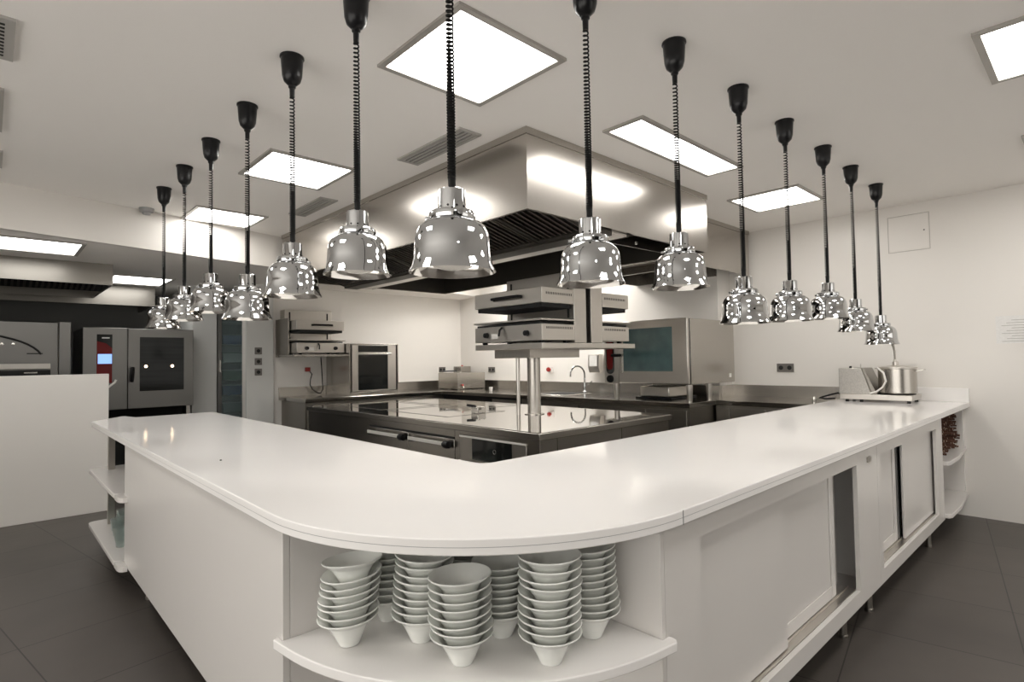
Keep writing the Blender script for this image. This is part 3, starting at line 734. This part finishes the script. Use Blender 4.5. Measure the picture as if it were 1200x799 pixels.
def base_cab(x0, x1, y0, y1, face, doors, label, name='base_cabinet', open_=False):
    t = thing(name, label, 'cabinet', ((x0+x1)/2, (y0+y1)/2, 0), 'steel base cabinets under the back worktop')
    B(x0, x1, y0, y1, .12, PZ - .05).build('body', 'steel_side' if not open_ else 'gap', t, smooth=False)
    B(x0 + .05, x1 - .05, y0 + .05, y1 - .05, 0, .12).build('plinth', 'gap', t, smooth=False)
    for (a, b_) in doors:
        if face == '-x': d = B(x0 - .018, x0, a, b_, .15, PZ - .075).build('door', 'steel_side', t, bevel=.002)
        else: d = B(a, b_, y0 - .018, y0, .15, PZ - .075).build('door', 'steel_side', t, bevel=.002)
    return t
base_cab(2.73, 5.0, 6.47, 7.2, '-y', [(2.75, 3.18), (3.19, 3.62), (3.63, 4.06), (4.07, 4.5)], 'steel base cabinets under the left run of the back worktop')
base_cab(4.72, 5.60, 4.9, 6.46, '-x', [(4.93, 5.4)], 'dark open base cabinet in the far corner', open_=True)
base_cab(4.72, 5.60, 2.66, 4.88, '-x', [(2.68, 3.10), (3.12, 3.95), (3.97, 4.84)], 'steel base cabinets under the sink and oven')
base_cab(5.20, 5.90, 1.74, 2.64, '-x', [(1.76, 2.11), (2.16, 2.45), (2.50, 2.62)], 'narrow steel base cabinet between the oven and the white pass')

# wall-side things
def plate(name, x, y, z, w_, h_, m, label, cat, face='x', th=.012, group=None):
    if face == 'x': o = B(x - th, x, y - w_/2, y + w_/2, z - h_/2, z + h_/2)
    else: o = B(x - w_/2, x + w_/2, y - th, y, z - h_/2, z + h_/2)
    t = thing(name, label, cat, (x, y, z - h_/2), group)
    o.build('plate', m, t, bevel=.003)
    s_ = MB()
    for q in ((-.25, .25) if w_ > h_*1.3 else (0,)):
        if face == 'x': s_.lathe([(0, -.0005), (h_*.24, -.0005), (h_*.26, 0)], (x - th, y + q*w_, z), 16, axis='x')
        else: s_.lathe([(0, -.0005), (h_*.24, -.0005), (h_*.26, 0)], (x + q*w_, y - th, z), 16, axis='y')
    s_.build('outlet', 'gap', t)
    return t
plate('wall_socket', WX, 2.255, 1.222, .165, .085, 'socket', 'grey double socket on the right wall beyond the pass', 'socket')
plate('wall_socket', JX, 6.48, 1.20, .15, .08, 'socket', 'grey double socket right of the far corner box', 'socket')
plate('wall_socket', 5.27, BY, 1.208, .12, .08, 'socket', 'grey double socket on the back wall left of the corner box', 'socket', 'y')
plate('wall_socket', 2.445, BY - .05, 1.506, .085, .085, 'socket', 'top one of three square sockets on the grey pillar', 'socket', 'y')
plate('wall_socket', 2.445, BY - .05, 1.375, .085, .085, 'socket', 'middle one of three square sockets on the grey pillar', 'socket', 'y')
plate('wall_socket', 2.445, BY - .05, 1.245, .085, .085, 'socket', 'lowest one of three square sockets on the grey pillar', 'socket', 'y')
plate('wall_socket', 4.06 + .13, BY, 1.20, .07, .10, 'plastic_w', 'white socket at the right side of the built-in oven housing', 'socket', 'y')
t = thing('emergency_button', 'red round stop button on a white plate on the wall left of the tap', 'switch', (JX, 5.242, 1.15))
B(JX - .012, JX, 5.20, 5.285, 1.165, 1.245).build('plate', 'plastic_w', t, bevel=.003)
MB().lathe([(0, -.05), (.028, -.046), (.032, -.030), (.018, -.025), (.018, 0)], (JX - .012, 5.255, 1.205), 20, axis='x').build('button', 'red', t)
# plug and cable by the wall salamander
t = thing('power_plug', 'red plug with black cable on the back wall under the wall grill', 'plug', (3.1, BY, 1.2))
B(3.03, 3.12, BY - .012, BY, 1.19, 1.27).build('socket_plate', 'plastic_w', t, bevel=.002)
B(3.045, 3.105, BY - .06, BY - .012, 1.235, 1.29).build('plug', 'red', t, bevel=.006)
cp_ = [(3.09, BY - .07, 1.235), (3.11, BY - .09, 1.20), (3.085, BY - .10, 1.13), (3.08, BY - .10, 1.06), (3.11, BY - .11, 1.0), (3.17, BY - .12, .955), (3.22, BY - .10, .945), (3.262, BY - .08, .99), (3.265, BY - .06, 1.10), (3.262, BY - .05, 1.25), (3.255, BY - .04, 1.42)]
MB().tube(cp_, .007, 8).build('cable', 'black', t)

# built-in oven in a steel housing
t = thing('built_in_oven', 'black glass oven set in a steel housing on the left worktop', 'oven', (3.68, 6.9, PZ + .001))
s = MB(); a = .012
s.box(3.335, 3.350, 6.56, 7.22, PZ + .001, 1.585).box(4.03, 4.045, 6.56, 7.22, PZ + .001, 1.585).box(3.35, 4.03, 6.56, 7.22, 1.57, 1.585).box(3.35, 4.03, 6.56, 7.22, PZ + .001, PZ + .04).box(3.35, 4.03, 7.2, 7.22, PZ + .04, 1.57)
s.build('housing', 'steel', t, smooth=False, bevel=.002)
fr = B(3.365, 4.0, 6.545, 6.60, .975, 1.565).build('oven_front', 'steel_light', t, bevel=.002)
B(3.45, 3.875, 6.54, 6.545, 1.475, 1.56).build('control_panel', 'bglass', fr)
B(3.45, 3.875, 6.54, 6.545, .99, 1.44).build('door_glass', 'bglass', fr)
s = MB().tube([(3.43, 6.50, 1.452), (3.90, 6.50, 1.452)], .010, 10); s.box(3.47, 3.49, 6.50, 6.54, 1.445, 1.458).box(3.84, 3.86, 6.50, 6.54, 1.445, 1.458)
s.build('handle', 'bright', fr)

# corner water bath
t = thing('water_bath', 'low steel water bath with a dark lever in the far corner', 'water bath', (5.3, 6.65, PZ + .001))
B(4.98, 5.50, 6.47, 6.95, PZ + .008, 1.165).build('tank', 'steel', t, bevel=.004)
s = MB()
for (x, y) in ((5.0, 6.5), (5.44, 6.5), (5.0, 6.89), (5.44, 6.89)): s.box(x, x + .03, y, y + .03, PZ + .001, PZ + .008)
s.build('feet', 'black', t)
MB().tube([(4.96, 6.80, 1.19), (5.16, 6.72, 1.19)], .010, 8).build('lever', 'black', t)
MB().lathe([(0, -.02), (.012, -.02), (.012, 0)], (5.06, 6.468, .99), 12, axis='y').build('drain_knob', 'red', t)
MB().tube([(5.06, 6.465, .975), (5.06, 6.44, .965), (5.06, 6.435, .945)], .010, 8).build('tap', 'bright', t)
t = thing('control_box', 'taller steel control box with a red knob behind the water bath', 'control box', (5.55, 6.8, PZ + .001))
B(5.42, 5.62, 6.956, 7.15, PZ + .001, 1.255).build('box', 'steel', t, bevel=.006)
MB().lathe([(.016, 0), (.014, .018), (0, .02)], (5.48, 7.0, 1.255), 14).build('knob', 'red', t)
t = thing('cup', 'small white cup on the back worktop near the far corner', 'cup', (5.05, 5.82, PZ))
MB().lathe([(0, 0), (.022, 0), (.026, .05), (.022, .052), (.020, .008), (0, .008)], (5.05, 5.82, PZ + .0005), 18).build('body', 'plastic_w', t)

# tap
t = thing('kitchen_tap', 'chrome swan-neck tap behind the sink', 'tap', (5.46, 4.52, PZ))
pts = [(5.46, 4.50, PZ + .02), (5.46, 4.50, 1.16)] + [(5.46 - .09 + .09*math.cos(a), 4.50 + (.02)*(1 - math.cos(a)), 1.16 + .10*math.sin(a)) for a in [PI*i/12 for i in range(1, 13)]] + [(5.28, 4.54, 1.12)]
pts = [(5.46, 4.50, PZ + .02), (5.46, 4.50, 1.15)]
for i in range(1, 13):
    a = PI*i/12; q = .075*(1 - math.cos(a)); pts.append((5.46 - q*.80, 4.50 + q*.85, 1.15 + .105*math.sin(a)))
pts.append((pts[-1][0], pts[-1][1], 1.12))
MB().tube(pts, .011, 10).build('spout', 'chrome', t)
MB().lathe([(.03, 0), (.03, .012), (.02, .02), (.02, .12), (0, .125)], (5.46, 4.50, PZ), 20).build('base', 'chrome', t)
MB().tube([(5.46, 4.46, 1.02), (5.44, 4.40, 1.04), (5.42, 4.35, 1.07)], .008, 8).build('lever', 'chrome', t)
# soap dispenser
t = thing('soap_dispenser', 'steel soap dispenser on the wall left of the oven control panel', 'soap dispenser', (JX, 4.33, 1.15))
MB().prism([(JX - .02, 1.17), (JX - .10, 1.17), (JX - .12, 1.24), (JX - .11, 1.40), (JX - .02, 1.40)], 4.33, 4.50, 'y').build('case', 'steel_light', t, bevel=.005)
B(JX - .122, JX - .118, 4.355, 4.475, 1.25, 1.385).build('window', 'paper', t)
MB().tube([(JX - .02, 4.42, 1.25), (JX, 4.42, 1.25)], .02, 8).build('mount', 'steel_side', t)

# combi oven on the right run
OX0, OX1, OY0, OY1, OZ0, OZ1 = 4.69, 5.615, 2.64, 3.60, 1.088, 1.712
t = thing('combi_oven', 'large steel combi oven with teal glass door standing on legs by the right wall', 'oven', (5.1, 3.1, PZ + .001))
B(OX0 + .05, OX1, OY0, OY1, OZ0, OZ1 - .005).build('body', 'steel', t, bevel=.004)
d = B(OX0, OX0 + .042, OY0 + .005, 3.415, OZ0 + .01, OZ1).build('door', 'steel_light', t, bevel=.006)
B(OX0 - .003, OX0, 2.80, 3.355, 1.215, 1.635).build('door_glass', 'tglass', d, bevel=.002)
B(OX0 + .042, OX0 + .052, OY0 + .002, 3.415, OZ0 + .01, OZ1 - .008).build('door_seal', 'gap', t)
p = B(OX0 + .005, OX0 + .052, 3.42, OY1, OZ0, OZ1).build('control_column', 'steel_light', t, bevel=.003)
MB().prism(rrect(3.475, 3.575, 1.185, 1.60, .049, 8, (1, 1, 0, 0)), OX0 + .001, OX0 + .005, 'x').build('control_panel', 'bglass', p)
MB().prism(rrect(3.490, 3.562, 1.230, 1.56, .03, 8, (1, 1, 0, 0)), OX0 - .001, OX0 + .001, 'x').build('red_display', 'redglass', p)
MB().lathe([(0, -.022), (.036, -.020), (.040, 0)], (OX0 + .005, 3.525, 1.135), 24, axis='x').build('knob', 'black', p)
s = MB().tube([(OX0 - .0, 3.395, 1.375), (OX0 - .05, 3.40, 1.375), (OX0 - .055, 3.46, 1.375)], .016, 8)
s.build('handle', 'black', d)
B(OX0 - .003, OX0 - .0005, 3.365, 3.385, 1.20, 1.37).build('latch_plate', 'bright', d)
for (x, y) in ((OX0 + .10, OY0 + .05), (OX1 - .45, OY0 + .05), (OX0 + .10, OY1 - .08), (OX1 - .10, OY1 - .08)):
    MB().lathe([(.022, 0), (.022, .012), (.024, .02), (.030, OZ0 - PZ - .0)], (x, y, PZ + .0005), 18).build('leg', 'steel_light', t)
B(5.49, 5.54, OY0 - .0015, OY0, 1.135, 1.175).build('sticker', 'plastic_w', t)
t = thing('gastro_pan', 'steel pan stored beneath the combi oven', 'pan', (5.1, 3.2, PZ + .001))
B(4.98, 5.42, 3.02, 3.36, PZ + .02, 1.055).build('body', 'steel_light', t, bevel=.01)
B(4.95, 5.45, 2.98, 3.40, PZ + .001, PZ + .020).build('tray', 'black', t, bevel=.004)

# ------------------------------------------------------------------ vacuum cooker on the pass
t = thing('vacuum_cooker', 'steel vacuum cooker with lidded pot and pump box on the right arm of the pass', 'cooking appliance', (5.6, 1.35, TT))
z = TT + .022
MB().prism([(1.10, z), (1.63, z), (1.63, z + .045), (1.10, z + .045)], 5.47, 5.80, 'x').build('base', 'steel_light', t, bevel=.004)
b = MB().prism([(1.39, z + .045), (1.635, z + .045), (1.635, 1.228), (1.46, 1.228)], 5.475, 5.78, 'x').build('pump_box', 'mottled', t, bevel=.004)
MB().prism([(1.352, z + .046), (1.388, z + .046), (1.458, 1.226), (1.448, 1.226)], 5.50, 5.76, 'x').build('control_face', 'steel_side', t)
MB().lathe([(.012, 0), (.010, .016), (0, .018)], (5.55, 1.56, 1.228), 12).build('valve_knob', 'black', b)
MB().tube([(5.62, 1.50, 1.228), (5.62, 1.50, 1.262)], .004, 6).build('valve_stem', 'steel_light', b)
s = MB()
for (x, y) in ((5.50, 1.13), (5.50, 1.47), (5.50, 1.58), (5.76, 1.13), (5.76, 1.60)): s.cyl((x, y, TT + .0005), .014, .022, 14)
s.build('feet', 'black', t)
pc = (5.64, 1.235)
p = MB().lathe([(0, .0), (.132, .0), (.138, .006), (.138, .205), (.142, .208)], (pc[0], pc[1], z + .055), 48).build('pot', 'steel', t)
MB().lathe([(.144, .205), (.146, .214), (.144, .222), (.03, .236), (0, .236)], (pc[0], pc[1], z + .055), 48).build('lid', 'steel_light', t)
MB().lathe([(.128, 0), (.130, .012)], (pc[0], pc[1], z + .0435), 32).build('hot_plate', 'black', t)
s = MB()
for sg in (1, -1):
    s.tube([(pc[0] + .03*sg, pc[1] - .138, 1.20), (pc[0] + .03*sg, pc[1] - .19, 1.212)], .004, 6)
s.tube([(pc[0] + .03, pc[1] - .19, 1.212), (pc[0], pc[1] - .197, 1.214), (pc[0] - .03, pc[1] - .19, 1.212)], .004, 6)
s.build('pot_handle', 'bright', t)
lz = z + .055 + .236
MB().lathe([(.022, 0), (.022, .03), (.012, .034), (.010, .05), (0, .05)], (pc[0], pc[1] + .01, lz), 18).build('lid_fitting', 'steel_light', t)
MB().tube([(pc[0], pc[1] + .01, lz + .04), (pc[0], pc[1] + .012, lz + .12), (pc[0], pc[1] + .02, lz + .165), (pc[0] - .01, pc[1] + .035, lz + .20)], [.008, .008, .010, .012], 10).build('probe', 'steel_side', t)
MB().tube([(5.56, 1.37, 1.225), (5.49, 1.34, 1.228), (5.455, 1.29, 1.19), (5.45, 1.275, 1.12), (5.46, 1.30, 1.07), (5.47, 1.35, 1.03), (5.475, 1.40, 1.015)], .0075, 10).build('hose', 'steam', t)
MB().tube([(5.64, 1.64, .99), (5.62, 1.69, 1.0), (5.58, 1.74, .985), (5.60, 1.80, .965), (5.57, 1.83, .955), (5.60, 1.78, .945), (5.64, 1.72, .95)], .008, 8).build('power_cord', 'black', t)
tag(MB().lathe([(0, 0), (.018, 0), (.02, .02), (.008, .04), (0, .042)], (5.53, 1.86, PZ + .001), 16).build('bottle_stopper', 'bright'), 'tiny shiny stopper lying by the black cord on the steel worktop', 'stopper')

# ------------------------------------------------------------------ second kitchen at the far left
# hoods
t = thing('extractor_hood', 'long steel hood at the far left edge over the pizza oven', 'extractor hood', (-.6, 7.2, 2.13))
s = MB(); s.box(-3.0, .885, 6.62, 6.64, 2.135, LOW - .002).box(.865, .885, 6.64, 8.0, 2.135, LOW - .002).box(-3.0, .865, 7.98, 8.0, 2.135, LOW - .002)
s.build('shell', 'steel_side', t, smooth=False)
B(-3.0, .865, 6.64, 7.98, 2.28, 2.285).build('inner_top', 'hood_in', t, smooth=False)
s = MB()
for k in range(34):
    x = -.7 + .045*k
    s.prism([(6.70, 2.27), (7.25, 2.155), (7.25, 2.14), (6.70, 2.255)], x, x + .02, 'x')
s.build('baffles', 'hood_in', t, smooth=False)
s = MB(); s.prism([(6.66, 2.275), (7.3, 2.15), (7.3, 2.142), (6.66, 2.268)], -3.0, .865, 'x'); s.build('filter_back', 'gap', t, smooth=False)
t = thing('extractor_hood', 'lower steel hood behind the far left one, over the tall oven', 'extractor hood', (0, 8.6, 2.1))
s = MB(); s.box(-2.0, 1.55, 8.28, 8.30, 2.095, LOW - .002).box(1.53, 1.55, 8.30, 9.28, 2.095, LOW - .002)
s.build('shell', 'steel_side', t, smooth=False)
B(-2.0, 1.53, 8.30, 9.28, 2.25, 2.255).build('inner_top', 'hood_in', t, smooth=False)
# pizza oven
t = thing('pizza_oven', 'low steel pizza oven with a curved front trim behind the partition', 'oven', (0, 7.6, 0))
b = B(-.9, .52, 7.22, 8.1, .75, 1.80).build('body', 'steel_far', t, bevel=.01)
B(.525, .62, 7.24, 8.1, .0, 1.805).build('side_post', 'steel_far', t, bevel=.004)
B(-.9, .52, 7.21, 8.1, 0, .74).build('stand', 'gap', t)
B(-.9, .46, 7.205, 7.22, 1.33, 1.385).build('front_ledge', 'steel_light', b, bevel=.004)
B(-.9, .46, 7.208, 7.22, 1.20, 1.32).build('oven_mouth', 'gap', b)
B(.26, .36, 7.20, 7.207, 1.29, 1.302).build('mouth_lamp', 'bright', b)
MB().tube([(.40 - .62 + .62*math.cos(a)*1.0, 7.215, 1.42 + .265*math.sin(a)) for a in [math.radians(12 + 156*i/20) for i in range(21)]], .009, 8).build('arch_trim', 'gap', b)
for x in (.10, .18): MB().lathe([(0, -.02), (.013, -.018), (.013, 0)], (x, 7.22, 1.575), 14, axis='y').build('hinge_stud', 'bright', b)
B(.28, .40, 7.216, 7.22, 1.478, 1.488).build('badge', 'gap', b)
# tall combi oven
FY = 7.6
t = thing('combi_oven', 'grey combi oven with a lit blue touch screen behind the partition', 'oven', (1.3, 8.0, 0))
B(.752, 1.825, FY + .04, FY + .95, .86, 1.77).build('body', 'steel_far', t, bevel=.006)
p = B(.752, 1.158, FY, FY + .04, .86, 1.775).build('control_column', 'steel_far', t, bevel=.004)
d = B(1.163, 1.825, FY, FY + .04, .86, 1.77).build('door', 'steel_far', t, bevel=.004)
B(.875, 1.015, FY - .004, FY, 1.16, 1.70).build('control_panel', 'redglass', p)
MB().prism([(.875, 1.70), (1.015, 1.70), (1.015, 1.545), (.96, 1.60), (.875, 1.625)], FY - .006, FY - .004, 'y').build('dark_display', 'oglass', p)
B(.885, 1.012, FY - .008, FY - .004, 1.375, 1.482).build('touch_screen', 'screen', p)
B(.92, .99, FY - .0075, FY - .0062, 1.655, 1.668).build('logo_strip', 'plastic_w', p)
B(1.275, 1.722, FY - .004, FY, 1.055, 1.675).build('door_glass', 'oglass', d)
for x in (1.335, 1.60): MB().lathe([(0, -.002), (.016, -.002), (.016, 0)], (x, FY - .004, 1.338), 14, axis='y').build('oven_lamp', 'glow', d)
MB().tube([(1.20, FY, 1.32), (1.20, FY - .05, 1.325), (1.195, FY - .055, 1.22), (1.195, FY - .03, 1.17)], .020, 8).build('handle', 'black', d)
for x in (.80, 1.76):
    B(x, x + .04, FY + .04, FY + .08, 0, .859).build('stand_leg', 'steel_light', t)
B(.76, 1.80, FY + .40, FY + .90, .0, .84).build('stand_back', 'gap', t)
t = thing('spray_hose', 'pale hose end sticking out past the partition', 'hose', (.86, 6.7, 1.18))
MB().tube([(.80, 6.60, 1.12), (.86, 6.60, 1.15), (.905, 6.60, 1.19), (.915, 6.60, 1.215)], .010, 8).build('hose', 'steam', t)
# glass door fridge
t = thing('glass_door_fridge', 'tall fridge with a glass door and stocked shelves in the passage', 'fridge', (2.2, 8.3, 0))
FX0, FX1, F0 = 2.085, 2.305, 7.90
FX1 = 2.30 + .28
s = MB(); s.box(2.165, 2.18, F0, 8.55, .1, 2.03).box(2.635, 2.65, F0, 8.55, .1, 2.03).box(2.18, 2.635, 8.53, 8.55, .1, 2.03).box(2.18, 2.635, F0 + .02, 8.53, 2.0, 2.03).box(2.18, 2.635, F0 + .02, 8.53, .1, .14)
s.build('cabinet', 'wall_far', t, smooth=False)
fr = MB(); fr.box(2.17, 2.215, F0 - .04, F0, .12, 2.02).box(2.605, 2.65, F0 - .04, F0, .12, 2.02).box(2.215, 2.605, F0 - .04, F0, 1.97, 2.02).box(2.215, 2.605, F0 - .04, F0, .12, .18)
d = fr.build('door_frame', 'steel_far', t)
B(2.215, 2.605, F0 - .025, F0 - .02, .18, 1.97).build('door_glass', 'fglass', d)
B(2.183, 2.197, F0 - .07, F0 - .045, 1.25, 1.40).build('handle', 'bright', d)
for i, z in enumerate((.45, .70, .93, 1.13, 1.36, 1.60)):
    B(2.185, 2.63, F0 + .05, 8.50, z, z + .012).build('shelf', 'bright', t)
B(2.24, 2.60, F0 + .04, 8.4, 1.90, 1.915).build('cabinet_lamp', 'plastic_w', t)
tubs = [(1.612, 'blue', 'blue tub on the top shelf of the glass door fridge'), (1.372, 'plastic_w', 'white tub on the second shelf of the glass door fridge'), (1.142, 'green', 'green tub on the third shelf of the glass door fridge'),
        (.942, 'blue', 'dark blue tub on the fourth shelf of the glass door fridge'), (.712, 'plastic_g', 'grey tub on the fifth shelf of the glass door fridge'), (.462, 'blue', 'blue tub on the lowest shelf of the glass door fridge')]
for z, m, lb in tubs:
    u = thing('food_tub', lb, 'tub', (2.24, 8.1, z), 'tubs in the fridge')
    hgt = .12
    MB().prism([(2.27, z + .0005), (2.575, z + .0005), (2.585, z + hgt), (2.26, z + hgt)], F0 + .08, 8.3, 'y').build('body', m, u, bevel=.004)
    B(2.255, 2.59, F0 + .075, 8.305, z + hgt, z + hgt + .012).build('lid', 'plastic_w' if m != 'plastic_w' else 'plastic_g', u)
for o in list(bpy.data.objects):
    if '_o' in o: del o['_o']
